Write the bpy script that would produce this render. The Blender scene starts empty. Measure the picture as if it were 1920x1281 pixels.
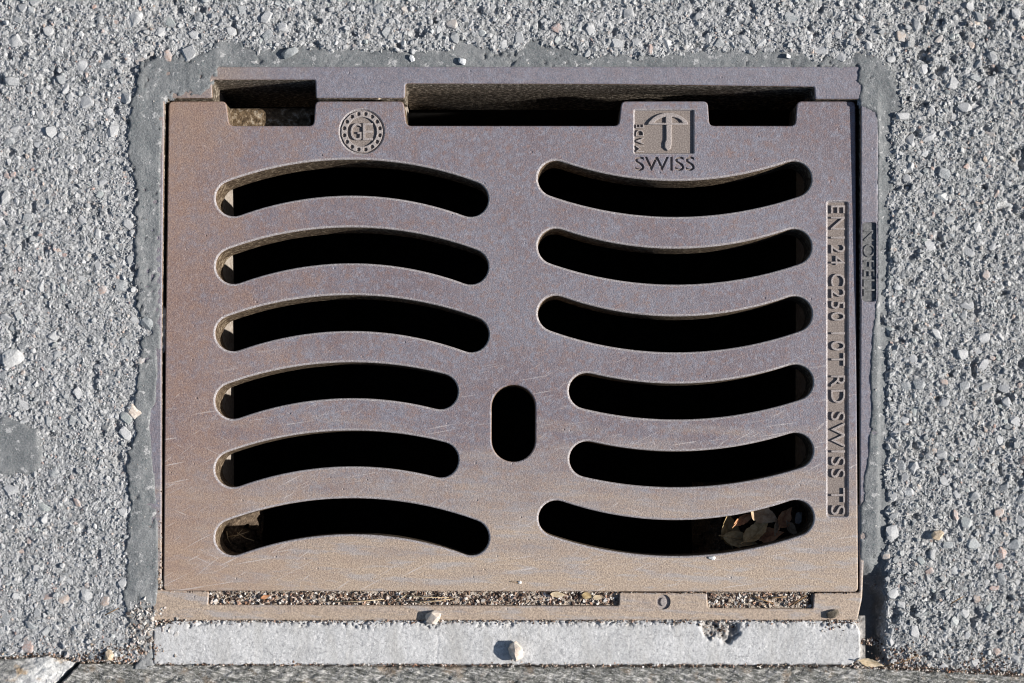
import bpy, bmesh, math, random
import numpy as np
from mathutils import Vector, Matrix
from mathutils.geometry import tessellate_polygon

random.seed(7); RNG = np.random.default_rng(11)
SC = bpy.context.scene
COL = SC.collection
rad = math.radians

# ------------------------------------------------------------ camera
F = 4400.0                      # focal length in photo pixels (82 mm lens on a 36 mm sensor)
H = 1.760                       # camera height above the grate: one photo pixel is about 0.4 mm
TILT = math.atan(245.0 / F)
CAM = Vector((0.0, -H * math.tan(TILT), H))
cd = bpy.data.cameras.new('camera'); cam = bpy.data.objects.new('camera', cd); COL.objects.link(cam)
cd.sensor_width = 36.0; cd.lens = F / 1920.0 * 36.0
cd.clip_start = 0.02; cd.clip_end = 50.0
cam.location = CAM; cam.rotation_euler = (TILT, 0, 0)
SC.camera = cam

# ------------------------------------------------------------ sky, sun, exposure
ELEV, AZ = 31.0, -3.0           # sun low on the right, slightly towards the viewer
world = bpy.data.worlds.new('World'); SC.world = world; world.use_nodes = True
wn = world.node_tree.nodes; wl = world.node_tree.links
sky = wn.new('ShaderNodeTexSky'); sky.sky_type = 'NISHITA'; sky.sun_disc = False
sky.sun_elevation = rad(ELEV); sky.sun_rotation = rad(90 - AZ)
wl.new(sky.outputs[0], wn['Background'].inputs[0]); wn['Background'].inputs[1].default_value = 0.05
sd_ = bpy.data.lights.new('sun', 'SUN'); sun = bpy.data.objects.new('sun', sd_); COL.objects.link(sun)
sd_.energy = 4.1; sd_.angle = rad(0.5); sd_.color = (1.0, 0.955, 0.90)
sdir = Vector((math.cos(rad(ELEV)) * math.cos(rad(AZ)), math.cos(rad(ELEV)) * math.sin(rad(AZ)), math.sin(rad(ELEV))))
sun.rotation_euler = sdir.to_track_quat('Z', 'Y').to_euler(); sun.location = sdir * 5
SC.view_settings.view_transform = 'Standard'; SC.view_settings.look = 'None'
SC.view_settings.exposure = 0.98; SC.view_settings.gamma = 1.0

SC.cycles.filter_width = 1.1

# ------------------------------------------------------------ plan coordinates
CT, ST = math.cos(TILT), math.sin(TILT)
def P(u, v, z=0.0):
    """Ground plan (u, v), measured on the plane of the grate in photo pixels -> world x, y (numpy friendly)."""
    a = (np.asarray(u, float) - 960.0) / F; b = -(np.asarray(v, float) - 640.5) / F
    dy = b * CT + ST; dz = b * ST - CT
    t = -CAM.z / dz
    return CAM.x + a * t, CAM.y + dy * t
def W(u, v, z=0.0):
    x, y = P(u, v); return Vector((float(x), float(y), z))
MM = 0.001
PX = 0.0004
def loop(pts):
    a = np.array(pts, float); x, y = P(a[:, 0], a[:, 1]); return np.stack([x, y], 1)

# ------------------------------------------------------------ object helpers
def link(name, me, parent=None, mat=None):
    o = bpy.data.objects.new(name, me); COL.objects.link(o)
    if parent: o.parent = parent
    if mat is not None and me is not None and not me.materials: me.materials.append(mat)
    return o
def tag(o, label=None, cat=None, group=None, kind=None):
    if label: o['label'] = label
    if cat: o['category'] = cat
    if group: o['group'] = group
    if kind: o['kind'] = kind
    return o
def thing(name, loc, label, cat, group=None):
    o = bpy.data.objects.new(name, None); COL.objects.link(o); o.location = loc; o.empty_display_size = 0.02
    return tag(o, label, cat, group)
def mesh_np(name, V, faces, smooth=False):
    """faces: (n,k) int array"""
    V = np.asarray(V, np.float32); faces = np.asarray(faces, np.int32)
    me = bpy.data.meshes.new(name); n, k = faces.shape
    me.vertices.add(len(V)); me.vertices.foreach_set('co', V.ravel())
    me.loops.add(n * k); me.loops.foreach_set('vertex_index', faces.ravel())
    me.polygons.add(n); me.polygons.foreach_set('loop_start', np.arange(0, n * k, k, dtype=np.int32))
    me.polygons.foreach_set('use_smooth', np.full(n, smooth))
    me.update(calc_edges=True); me.validate()
    return me
def recenter(me, c):
    me.transform(Matrix.Translation(-Vector(c)))

# ------------------------------------------------------------ noise (numpy value noise)
class Noise:
    def __init__(s, seed): s.t = np.random.default_rng(seed).random((512, 512)).astype(np.float32)
    def v(s, x, y):
        xi = np.floor(x).astype(int); yi = np.floor(y).astype(int); fx = x - xi; fy = y - yi
        fx = fx * fx * (3 - 2 * fx); fy = fy * fy * (3 - 2 * fy); t = s.t
        a = t[xi % 512, yi % 512]; b = t[(xi + 1) % 512, yi % 512]; c = t[xi % 512, (yi + 1) % 512]; d = t[(xi + 1) % 512, (yi + 1) % 512]
        return (a * (1 - fx) + b * fx) * (1 - fy) + (c * (1 - fx) + d * fx) * fy
    def f(s, x, y, oct=4, gain=0.5):
        r = 0; a = 1.0; n = 0
        for i in range(oct):
            r = r + a * s.v(x * 2 ** i + 17.3 * i, y * 2 ** i + 9.1 * i); n += a; a *= gain
        return r / n                                    # 0..1
NZ = [Noise(k) for k in range(8)]
def sstep(x): x = np.clip(x, 0, 1); return x * x * (3 - 2 * x)
def poly_sd(poly, U, V):
    """signed distance, positive outside the polygon"""
    p = np.array(poly, float); n = len(p); best = np.full(U.shape, 1e9); ins = np.zeros(U.shape, bool)
    for i in range(n):
        ax, ay = p[i]; bx, by = p[(i + 1) % n]; ex, ey = bx - ax, by - ay
        t = np.clip(((U - ax) * ex + (V - ay) * ey) / (ex * ex + ey * ey + 1e-9), 0, 1)
        d = (U - ax - t * ex) ** 2 + (V - ay - t * ey) ** 2; best = np.minimum(best, d)
        c = ((ay > V) != (by > V)) & (U < ex * (V - ay) / (ey if ey else 1e-9) + ax); ins ^= c
    d = np.sqrt(best); return np.where(ins, -d, d)
def sheet(name, u0, u1, v0, v1, step, zf, keep=None, smooth=False):
    """height sheet: zf(U,V) in mm"""
    us = np.arange(u0, u1 + step * .5, step); vs = np.arange(v0, v1 + step * .5, step)
    U, V = np.meshgrid(us, vs); Z = zf(U, V) * MM
    x, y = P(U, V)
    nv, nu = U.shape; idx = np.arange(nv * nu).reshape(nv, nu)
    q = np.stack([idx[1:, :-1], idx[1:, 1:], idx[:-1, 1:], idx[:-1, :-1]], -1).reshape(-1, 4)
    if keep is not None:
        k = keep(U, V); kf = (k[1:, :-1] | k[1:, 1:] | k[:-1, 1:] | k[:-1, :-1]).reshape(-1); q = q[kf]
    used = np.unique(q); remap = np.full(nv * nu, -1); remap[used] = np.arange(len(used))
    co = np.stack([x.ravel(), y.ravel(), Z.ravel()], 1)[used]
    return mesh_np(name, co, remap[q], smooth)

# ------------------------------------------------------------ materials
class M:
    def __init__(s, name, rough=0.8, spec=0.3, metal=0.0):
        s.m = bpy.data.materials.new(name); s.m.use_nodes = True; s.n = s.m.node_tree.nodes; s.l = s.m.node_tree.links
        s.b = s.n['Principled BSDF']; s.set(s.b.inputs['Roughness'], rough); s.b.inputs['Metallic'].default_value = metal
        s.b.inputs['Specular IOR Level'].default_value = spec
        s.tc = s.n.new('ShaderNodeTexCoord'); s.co = s.tc.outputs['Object']
    def set(s, sock, val):
        if isinstance(val, bpy.types.NodeSocket): s.l.new(val, sock)
        elif isinstance(val, (tuple, list)): sock.default_value = (*val, 1.0) if len(val) == 3 and len(sock.default_value) == 4 else val
        else: sock.default_value = val
    def mapped(s, scale=(1, 1, 1), rot=0.0, co=None):
        co = co or s.co
        if rot:
            r = s.n.new('ShaderNodeMapping'); s.l.new(co, r.inputs[0]); r.inputs['Rotation'].default_value = (0, 0, rot); co = r.outputs[0]
        n = s.n.new('ShaderNodeMapping'); s.l.new(co, n.inputs[0]); n.inputs['Scale'].default_value = scale; return n.outputs[0]
    def noise(s, scale, detail=4, rough=0.55, co=None, col=False, dist=0.0):
        n = s.n.new('ShaderNodeTexNoise'); s.l.new(co or s.co, n.inputs['Vector']); n.inputs['Scale'].default_value = scale; n.inputs['Detail'].default_value = detail; n.inputs['Roughness'].default_value = rough; n.inputs['Distortion'].default_value = dist
        return n.outputs['Color' if col else 'Fac']
    def voro(s, scale, co=None, feat='F1', out='Distance'):
        n = s.n.new('ShaderNodeTexVoronoi'); s.l.new(co or s.co, n.inputs['Vector']); n.inputs['Scale'].default_value = scale; n.feature = feat; return n.outputs[out]
    def rng(s, v, a, b, c=0.0, d=1.0):
        n = s.n.new('ShaderNodeMapRange'); n.clamp = True; s.set(n.inputs[0], v)
        for i, q in enumerate((a, b, c, d)): n.inputs[i + 1].default_value = q
        return n.outputs[0]
    def ramp(s, v, stops):
        n = s.n.new('ShaderNodeValToRGB'); s.set(n.inputs[0], v); e = n.color_ramp.elements
        while len(e) < len(stops): e.new(0.5)
        for k, (p, c) in enumerate(stops): e[k].position = p; e[k].color = (*c, 1)
        return n.outputs[0]
    def mix(s, f, a, b, mode='MIX'):
        n = s.n.new('ShaderNodeMix'); n.data_type = 'RGBA'; n.blend_type = mode; n.clamp_factor = True
        s.set(n.inputs[0], f); s.set(n.inputs[6], a); s.set(n.inputs[7], b); return n.outputs[2]
    def math(s, op, a, b=0.0):
        n = s.n.new('ShaderNodeMath'); n.operation = op; s.set(n.inputs[0], a); s.set(n.inputs[1], b); return n.outputs[0]
    def sep(s):
        n = s.n.new('ShaderNodeSeparateXYZ'); s.l.new(s.co, n.inputs[0]); return n.outputs
    def attr(s, name):
        n = s.n.new('ShaderNodeAttribute'); n.attribute_name = name; return n.outputs['Color']
    def color(s, c): s.set(s.b.inputs['Base Color'], c)
    def bump(s, hgt, dist=0.0003, strength=1.0, prev=None):
        n = s.n.new('ShaderNodeBump'); s.l.new(hgt, n.inputs['Height']); n.inputs['Distance'].default_value = dist; n.inputs['Strength'].default_value = strength
        if prev is not None: s.l.new(prev, n.inputs['Normal'])
        s.l.new(n.outputs[0], s.b.inputs['Normal']); return n.outputs[0]

def iron(name, dust_y0, dust_y1, tan_amt=1.0, scr=1.0, rusty_amt=1.0):
    """weathered cast iron: lilac grey skin, rust bloom, road dust and pale scratches; coordinates in metres round the grate's centre"""
    m = M(name, 0.52, 0.45)
    x, y, z = m.sep()
    g = m.noise(820, 3, 0.85, col=True)
    sg = m.n.new('ShaderNodeSeparateColor'); m.l.new(g, sg.inputs[0])
    skin = m.mix(m.rng(sg.outputs[0], 0.40, 0.60), (0.102, 0.108, 0.136), (0.200, 0.174, 0.190))
    skin = m.mix(m.rng(sg.outputs[1], 0.56, 0.68, 0, 0.75), skin, (0.31, 0.29, 0.305))
    blot = m.noise(70, 6, 0.68)
    left = m.rng(x, 0.24, -0.26, -0.05, 0.08 if scr else -0.05)
    rust = m.rng(m.math('ADD', m.math('ADD', blot, left), m.math('MULTIPLY', m.math('SUBTRACT', sg.outputs[2], 0.5), 0.35)), 0.50, 0.70, 0, 0.6 * rusty_amt)
    rustc = m.mix(m.rng(sg.outputs[2], 0.40, 0.62), (0.145, 0.088, 0.070), (0.265, 0.170, 0.125))
    c = m.mix(rust, skin, rustc)
    c = m.mix(m.rng(m.noise(9, 3, 0.6), 0.38, 0.62, 0, 0.7 * rusty_amt), c, m.mix(m.rng(sg.outputs[2], 0.4, 0.6), (0.085, 0.068, 0.080), (0.170, 0.130, 0.138)))
    mid = m.noise(210, 6, 0.8, col=True); sm = m.n.new('ShaderNodeSeparateColor'); m.l.new(mid, sm.inputs[0])
    c = m.mix(m.rng(sm.outputs[0], 0.50, 0.60, 0, 0.62 * rusty_amt), c, m.mix(m.rng(sg.outputs[1], 0.40, 0.62), (0.115, 0.068, 0.062), (0.250, 0.160, 0.138)))
    c = m.mix(m.rng(sm.outputs[1], 0.50, 0.60, 0, 0.6), c, m.mix(m.rng(sg.outputs[2], 0.40, 0.62), (0.125, 0.138, 0.178), (0.270, 0.265, 0.300)))
    # road dust, thick towards the kerb
    st = m.noise(1.0, 5, 0.6, m.mapped((14, 90, 30), rad(4)))
    d = m.rng(m.math('ADD', y, m.math('MULTIPLY', m.math('SUBTRACT', st, 0.5), 0.16)), dust_y0, dust_y1, 0, 0.9 * tan_amt)
    dc = m.mix(m.rng(sg.outputs[0], 0.4, 0.6), (0.23, 0.175, 0.13), (0.445, 0.345, 0.255))
    dc = m.mix(m.rng(m.noise(1.0, 4, 0.6, m.mapped((30, 160, 30), rad(3))), 0.5, 0.62, 0, 0.6), dc, m.mix(m.rng(sg.outputs[1], 0.42, 0.6), (0.25, 0.24, 0.24), (0.37, 0.35, 0.345)))
    c = m.mix(d, c, dc)
    cr = m.math('ADD', m.math('MULTIPLY', x, -1.0), m.math('ADD', y, m.math('MULTIPLY', m.noise(40, 5), 0.12)))
    c = m.mix(m.rng(cr, 0.42, 0.50, 0, 0.6), c, m.mix(m.rng(sg.outputs[1], 0.42, 0.6), (0.19, 0.135, 0.10), (0.35, 0.265, 0.195)))
    le = 0.0 if not scr else m.rng(m.math('ADD', x, m.math('MULTIPLY', m.math('SUBTRACT', m.noise(45, 6, 0.7), 0.5), 0.34)), -0.13, -0.26, 0, 0.55)
    c = m.mix(le, c, m.mix(m.rng(sg.outputs[2], 0.40, 0.62), (0.17, 0.098, 0.072), (0.325, 0.215, 0.150)))
    if scr:
        for rot, sc, lo in ((rad(-28), (24, 620, 60), 0.665), (rad(26), (34, 560, 60), 0.70), (rad(-9), (20, 520, 60), 0.655), (rad(-38), (30, 420, 60), 0.69)):
            s_ = m.rng(m.noise(1.0, 3, 0.55, m.mapped(sc, rot)), lo - 0.03, lo + 0.02)
            where = m.rng(m.noise(11 + 10 * abs(rot), 2), 0.44, 0.58)
            low = m.rng(y, 0.04, -0.07, 0.0, 0.6)
            c = m.mix(m.math('MULTIPLY', m.math('MULTIPLY', s_, where), low), c, (0.46, 0.42, 0.40))
    # dark pores and pale specks
    c = m.mix(m.rng(m.voro(420), 0.10, 0.05, 0, 0.55), c, (0.09, 0.075, 0.07))
    m.color(c)
    dent = m.rng(m.voro(75), 0.02, 0.075, -1.0, 0.0)
    h = m.math('ADD', m.math('MULTIPLY', m.noise(900, 3, 0.7), 0.8), m.math('MULTIPLY', m.noise(300, 3, 0.6), 0.5))
    h = m.math('ADD', h, m.math('MULTIPLY', dent, 0.9)); m.bump(h, 0.0005, 1.0)
    return m.m
IRON = iron('cast_iron_grate', -0.055, -0.175)
IRONF = iron('cast_iron_frame', -0.10, -0.20, 1.0, 0.0, 0.25)
RIM = None
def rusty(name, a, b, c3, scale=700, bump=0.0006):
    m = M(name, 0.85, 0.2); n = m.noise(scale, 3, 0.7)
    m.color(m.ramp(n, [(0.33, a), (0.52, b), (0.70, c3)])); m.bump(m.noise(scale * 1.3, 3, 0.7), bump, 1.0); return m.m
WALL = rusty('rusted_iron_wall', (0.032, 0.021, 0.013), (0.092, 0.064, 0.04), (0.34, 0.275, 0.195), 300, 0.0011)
EDGE = rusty('rust_worn_edge', (0.14, 0.078, 0.048), (0.23, 0.14, 0.09), (0.32, 0.23, 0.165))
RIM = rusty('polished_slot_rim', (0.15, 0.13, 0.13), (0.275, 0.25, 0.25), (0.46, 0.435, 0.43), 900, 0.0002)
RIM.node_tree.nodes['Principled BSDF'].inputs['Roughness'].default_value = 0.42
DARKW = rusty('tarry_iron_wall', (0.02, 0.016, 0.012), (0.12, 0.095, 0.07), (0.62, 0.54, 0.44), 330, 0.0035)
PALEW = rusty('lime_crusted_ledge', (0.19, 0.155, 0.125), (0.30, 0.26, 0.22), (0.40, 0.36, 0.32), 300)
BROWN = rusty('rusted_lug', (0.05, 0.034, 0.02), (0.15, 0.105, 0.062), (0.42, 0.36, 0.28), 260, 0.0016)
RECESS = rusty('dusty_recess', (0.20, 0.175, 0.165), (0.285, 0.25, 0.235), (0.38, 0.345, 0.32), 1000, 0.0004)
FLOOR = rusty('shade_toned_recess', (0.135, 0.112, 0.100), (0.205, 0.173, 0.155), (0.29, 0.252, 0.228), 1000, 0.0004)  # recess floors darkened in colour, standing in for shade round the letters
def simple(name, stops, scale, detail=4, rough=0.9, bump=0.0003, bscale=None, spec=0.2):
    m = M(name, rough, spec); m.color(m.ramp(m.noise(scale, detail, 0.65), stops)); m.bump(m.noise(bscale or scale * 1.5, 4, 0.65), bump, 1.0); return m.m
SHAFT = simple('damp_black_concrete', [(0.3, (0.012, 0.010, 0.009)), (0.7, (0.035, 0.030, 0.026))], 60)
def mortar_mat():
    m = M('grey_mortar', 0.9, 0.2)
    c = m.ramp(m.noise(45, 6, 0.65), [(0.32, (0.112, 0.118, 0.121)), (0.5, (0.150, 0.156, 0.158)), (0.68, (0.215, 0.218, 0.218))])
    c = m.mix(m.rng(m.noise(750, 3, 0.85), 0.45, 0.66, 0, 0.6), c, (0.27, 0.275, 0.28))
    c = m.mix(m.rng(m.noise(700, 3, 0.85), 0.55, 0.66, 0, 0.7), c, (0.06, 0.09, 0.095))
    c = m.mix(m.rng(m.noise(150, 5, 0.75), 0.585, 0.64, 0, 0.85), c, (0.42, 0.415, 0.41))
    x, y, z = m.sep()
    c = m.mix(m.rng(m.math('ADD', y, m.math('MULTIPLY', m.noise(25, 4), 0.12)), -0.12, -0.22, 0, 0.5), c, (0.40, 0.395, 0.385))
    m.color(c); m.bump(m.math('ADD', m.noise(700, 4, 0.75), m.math('MULTIPLY', m.noise(130, 4), 1.2)), 0.0009, 1.0); return m.m
MORTAR = mortar_mat()
def asphalt_mat():
    m = M('worn_asphalt_matrix', 0.95, 0.15)
    c = m.ramp(m.noise(420, 5, 0.75), [(0.30, (0.135, 0.138, 0.140)), (0.5, (0.300, 0.304, 0.307)), (0.68, (0.455, 0.456, 0.455))])
    c = m.mix(m.rng(m.noise(16, 4, 0.6), 0.45, 0.7, 0, 0.35), c, (0.37, 0.36, 0.345))
    xx = m.sep()[0]; c = m.mix(m.rng(xx, 0.26, 0.30, 0, 1.0), c, m.mix(1.0, c, (0.97, 0.97, 0.96), 'MULTIPLY'))
    v = m.voro(330, out='Color'); sv = m.n.new('ShaderNodeSeparateColor'); m.l.new(v, sv.inputs[0])
    c = m.mix(m.rng(sv.outputs[0], 0.80, 0.82, 0, 0.6), c, (0.50, 0.50, 0.50)); c = m.mix(m.rng(sv.outputs[1], 0.88, 0.89, 0, 0.6), c, (0.09, 0.10, 0.105))
    m.color(c)
    m.bump(m.math('ADD', m.noise(800, 4, 0.75), m.math('MULTIPLY', m.voro(420), -1.0)), 0.0012, 1.0); return m.m
ASPH = asphalt_mat()
STOPS = [(0.0, (0.05, 0.06, 0.068)), (0.09, (0.14, 0.165, 0.175)), (0.22, (0.26, 0.27, 0.275)), (0.45, (0.345, 0.35, 0.352)), (0.66, (0.42, 0.423, 0.423)), (0.82, (0.54, 0.54, 0.535)), (0.85, (0.44, 0.33, 0.24)), (0.90, (0.40, 0.22, 0.165)), (0.94, (0.24, 0.29, 0.27)), (1.0, (0.66, 0.66, 0.65))]
def stone_mat(name, src):
    m = M(name, 0.88, 0.2)
    if src == 'object': m.co = m.mapped((0.006, 0.006, 0.006))
    if src == 'object':
        oi = m.n.new('ShaderNodeObjectInfo'); base = m.ramp(oi.outputs['Random'], STOPS)
    else: base = m.attr('tint')
    n = m.noise(900, 4, 0.7); c = m.mix(m.rng(n, 0.35, 0.65), m.mix(0.35, base, (0.10, 0.10, 0.105)), m.mix(0.28, base, (0.62, 0.62, 0.62)))
    c = m.mix(m.rng(m.noise(260, 5, 0.75), 0.40, 0.58, 0, 0.75), c, m.ramp(m.noise(1400, 2), [(0.35, (0.26, 0.263, 0.265)), (0.65, (0.44, 0.44, 0.438))]))   # cement dust on the stones
    if src != 'object': c = m.mix(m.rng(m.sep()[0], 0.26, 0.30, 0, 1.0), c, m.mix(1.0, c, (0.98, 0.98, 0.97), 'MULTIPLY'))
    m.color(c); m.bump(m.noise(900, 4, 0.7), 0.0005, 0.8); return m.m
def crumb_mat():
    m = M('loose_grit', 0.9, 0.2); m.color(m.mix(m.rng(m.noise(900, 3, 0.7), 0.35, 0.65, 0, 0.4), m.attr('tint'), (0.10, 0.07, 0.055))); m.bump(m.noise(900, 3, 0.7), 0.0004, 0.8); return m.m
CRUMBM = crumb_mat()
STONE_O = stone_mat('aggregate_stone', 'object'); STONE_A = stone_mat('aggregate_grit', 'attr')
def slab_mat():
    m = M('pale_concrete', 0.92, 0.15)
    c = m.ramp(m.noise(55, 5, 0.6), [(0.3, (0.36, 0.36, 0.358)), (0.55, (0.465, 0.463, 0.46)), (0.75, (0.54, 0.537, 0.532))])
    c = m.mix(m.rng(m.noise(430, 4, 0.9), 0.50, 0.62, 0, 0.85), c, (0.23, 0.23, 0.23)); c = m.mix(m.rng(m.noise(520, 4, 0.9), 0.55, 0.64, 0, 0.7), c, (0.72, 0.71, 0.70))
    c = m.mix(m.rng(m.noise(1.0, 4, 0.6, m.mapped((60, 14, 20))), 0.47, 0.66, 0, 0.55), c, (0.34, 0.33, 0.31))
    # grime that has gathered in the chipped hollow and along the rim
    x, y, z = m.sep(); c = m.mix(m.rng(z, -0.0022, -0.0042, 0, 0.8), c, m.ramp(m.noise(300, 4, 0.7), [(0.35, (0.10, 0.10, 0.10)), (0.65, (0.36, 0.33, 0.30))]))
    m.color(c); m.bump(m.noise(800, 4, 0.7), 0.0005, 0.9); return m.m
SLAB = slab_mat()
def kerb_mat():
    m = M('gneiss', 0.75, 0.35)
    s1 = m.noise(1.0, 6, 0.7, m.mapped((150, 520, 300), rad(14)), dist=0.3)
    c = m.ramp(s1, [(0.34, (0.035, 0.036, 0.032)), (0.45, (0.12, 0.12, 0.108)), (0.55, (0.23, 0.225, 0.21)), (0.64, (0.50, 0.485, 0.46))])
    c = m.mix(m.rng(m.noise(60, 4, 0.6), 0.56, 0.68, 0, 0.55), c, (0.30, 0.22, 0.15))
    c = m.mix(m.rng(m.noise(900, 2, 0.7), 0.6, 0.68, 0, 0.8), c, (0.55, 0.54, 0.52))
    m.color(c); m.bump(m.math('ADD', s1, m.noise(700, 3, 0.7)), 0.0014, 1.0); return m.m
KERB = kerb_mat()
DIRT = simple('tarry_dirt', [(0.3, (0.08, 0.082, 0.082)), (0.55, (0.145, 0.145, 0.145)), (0.72, (0.24, 0.235, 0.23))], 500)
def leaf_mat(name, a, b, c3):
    m = M(name, 0.7, 0.3); n = m.noise(240, 5, 0.7)
    c = m.ramp(n, [(0.3, a), (0.5, b), (0.72, c3)]); m.color(c); m.bump(m.noise(500, 3), 0.0004, 0.7); return m.m
LEAF1 = leaf_mat('dry_leaf_olive', (0.16, 0.11, 0.05), (0.36, 0.26, 0.13), (0.52, 0.41, 0.24))
LEAF2 = leaf_mat('dry_leaf_russet', (0.20, 0.08, 0.04), (0.42, 0.20, 0.10), (0.58, 0.36, 0.20))
LEAF3 = leaf_mat('dry_leaf_tan', (0.26, 0.19, 0.11), (0.45, 0.36, 0.24), (0.60, 0.51, 0.38))
LEAF4 = leaf_mat('dry_leaf_brown_tan', (0.20, 0.13, 0.08), (0.36, 0.26, 0.165), (0.50, 0.40, 0.28))
STRAW = simple('dry_straw', [(0.3, (0.25, 0.17, 0.09)), (0.7, (0.55, 0.45, 0.30))], 300)
TWIG = simple('brown_twig', [(0.3, (0.10, 0.06, 0.03)), (0.7, (0.30, 0.19, 0.10))], 300)
def peb_mat(name, a, b, c3): return simple(name, [(0.3, a), (0.52, b), (0.72, c3)], 260, 5, 0.85, 0.0005, 700)
PEB_PINK = peb_mat('pale_pink_stone', (0.36, 0.29, 0.24), (0.56, 0.49, 0.42), (0.68, 0.62, 0.55))
PEB_WHITE = peb_mat('white_stone', (0.50, 0.50, 0.49), (0.68, 0.68, 0.67), (0.78, 0.78, 0.77))
PEB_LIGHT = peb_mat('light_grey_stone', (0.30, 0.30, 0.295), (0.42, 0.42, 0.415), (0.52, 0.52, 0.51))
PEB_GREY = peb_mat('blue_grey_stone', (0.14, 0.15, 0.155), (0.22, 0.235, 0.24), (0.34, 0.345, 0.345))
PEB_BROWN = peb_mat('dark_brown_stone', (0.05, 0.04, 0.03), (0.10, 0.085, 0.065), (0.18, 0.15, 0.12))
PEB_TAN = peb_mat('tan_stone', (0.28, 0.21, 0.14), (0.46, 0.37, 0.27), (0.58, 0.50, 0.40))

# ------------------------------------------------------------ cast plates with openings
def orient(L, ccw=True):
    a = 0.5 * np.sum(L[:, 0] * np.roll(L[:, 1], -1) - np.roll(L[:, 0], -1) * L[:, 1]); return L if (a > 0) == ccw else L[::-1].copy()
def offset(L, d):
    """move a ccw loop outwards by d (mitred)"""
    e1 = L - np.roll(L, 1, 0); e2 = np.roll(L, -1, 0) - L
    n1 = np.stack([e1[:, 1], -e1[:, 0]], 1); n2 = np.stack([e2[:, 1], -e2[:, 0]], 1)
    n1 /= np.linalg.norm(n1, axis=1, keepdims=True) + 1e-12; n2 /= np.linalg.norm(n2, axis=1, keepdims=True) + 1e-12
    k = 1.0 + np.sum(n1 * n2, 1, keepdims=True); return L + d * (n1 + n2) / np.maximum(k, 0.35)
def fillet(pts, r):
    """round the corners of a polygon (plan units)"""
    p = np.array(pts, float); n = len(p); out = []
    for i in range(n):
        a, b, c = p[i - 1], p[i], p[(i + 1) % n]; d1 = (a - b); d2 = (c - b); l1 = np.linalg.norm(d1); l2 = np.linalg.norm(d2)
        rr = min(r, l1 * .45, l2 * .45); s = b + d1 / l1 * rr; e = b + d2 / l2 * rr
        for k in range(5):
            t = k / 4; out.append((1 - t) ** 2 * s + 2 * t * (1 - t) * b + t * t * e)
    return np.array(out)
class Cast:
    """solid with a flat top at ztop(x,y), an outline and openings; each with its own rounded edge, depth and floor"""
    def __init__(s, ztop=lambda xy: np.zeros(len(xy))): s.V = []; s.F = []; s.mi = []; s.flat = set(); s.top = []; s.zt = ztop; s.n = 0
    def add(s, xy, z):
        i0 = s.n; zz = s.zt(xy) + z
        for (x, y), q in zip(xy, zz): s.V.append((x, y, q))
        s.n += len(xy); return list(range(i0, s.n))
    def ring(s, a, b, mi, flip):
        n = len(a)
        for i in range(n):
            j = (i + 1) % n; f = (a[i], a[j], b[j], b[i]); s.F.append(f[::-1] if flip else f); s.mi.append(mi)
    def edge(s, L, b, depth, outer, m_bev=0, m_edge=0, m_wall=1, floor=None, seg=3, draft=0.0):
        L = orient(np.asarray(L)); sg = -1.0 if outer else 1.0; prev = None
        for k in range(seg + 1):
            a = k / seg * math.pi / 2; r = s.add(offset(L, sg * b * (1 - math.sin(a))), -b * (1 - math.cos(a)))
            if prev is None: s.top.append(r)
            else: s.ring(prev, r, m_edge if k == seg else m_bev, outer)
            prev = r
        r = s.add(offset(L, -sg * draft) if draft else L, -depth); s.ring(prev, r, m_wall, outer)
        if floor is not None:
            tri = tessellate_polygon([[Vector((s.V[i][0], s.V[i][1], 0)) for i in r]])
            for t in tri:
                f = [r[t[0]], r[t[1]], r[t[2]]]; s._up(f); s.flat.add(len(s.F)); s.F.append(tuple(f)); s.mi.append(floor)
        return r
    def _up(s, f):
        a, b, c = (s.V[i] for i in f)
        if (b[0] - a[0]) * (c[1] - a[1]) - (b[1] - a[1]) * (c[0] - a[0]) < 0: f.reverse()
    def cap(s):
        idx = [i for r in s.top for i in r]
        for t in tessellate_polygon([[Vector((s.V[i][0], s.V[i][1], 0)) for i in r] for r in s.top]):
            f = [idx[t[0]], idx[t[1]], idx[t[2]]]; s._up(f); s.flat.add(len(s.F)); s.F.append(tuple(f)); s.mi.append(0)
        s.top = []
    def build(s, name, mats, parent=None, at=None, ang=35):
        if s.top: s.cap()
        me = bpy.data.meshes.new(name); me.from_pydata(s.V, [], s.F)
        for m in mats: me.materials.append(m)
        me.polygons.foreach_set('material_index', s.mi); me.update(); me.polygons.foreach_set('use_smooth', [True] * len(s.F)); me.set_sharp_from_angle(angle=rad(ang)); me.polygons.foreach_set('use_smooth', [i not in s.flat for i in range(len(s.F))])
        if at is not None: recenter(me, at)
        return link(name, me, parent)
def arc3(a, m, c, n=40):
    (x1, y1), (x2, y2), (x3, y3) = a, m, c
    d = 2 * (x1 * (y2 - y3) + x2 * (y3 - y1) + x3 * (y1 - y2))
    ux = ((x1**2 + y1**2) * (y2 - y3) + (x2**2 + y2**2) * (y3 - y1) + (x3**2 + y3**2) * (y1 - y2)) / d
    uy = ((x1**2 + y1**2) * (x3 - x2) + (x2**2 + y2**2) * (x1 - x3) + (x3**2 + y3**2) * (x2 - x1)) / d
    r = math.hypot(x1 - ux, y1 - uy); t1 = math.atan2(y1 - uy, x1 - ux); t3 = math.atan2(y3 - uy, x3 - ux)
    if t3 - t1 > math.pi: t3 -= 2 * math.pi
    if t1 - t3 > math.pi: t3 += 2 * math.pi
    return np.array([(ux + r * math.cos(t1 + (t3 - t1) * k / n), uy + r * math.sin(t1 + (t3 - t1) * k / n)) for k in range(n + 1)])
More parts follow.
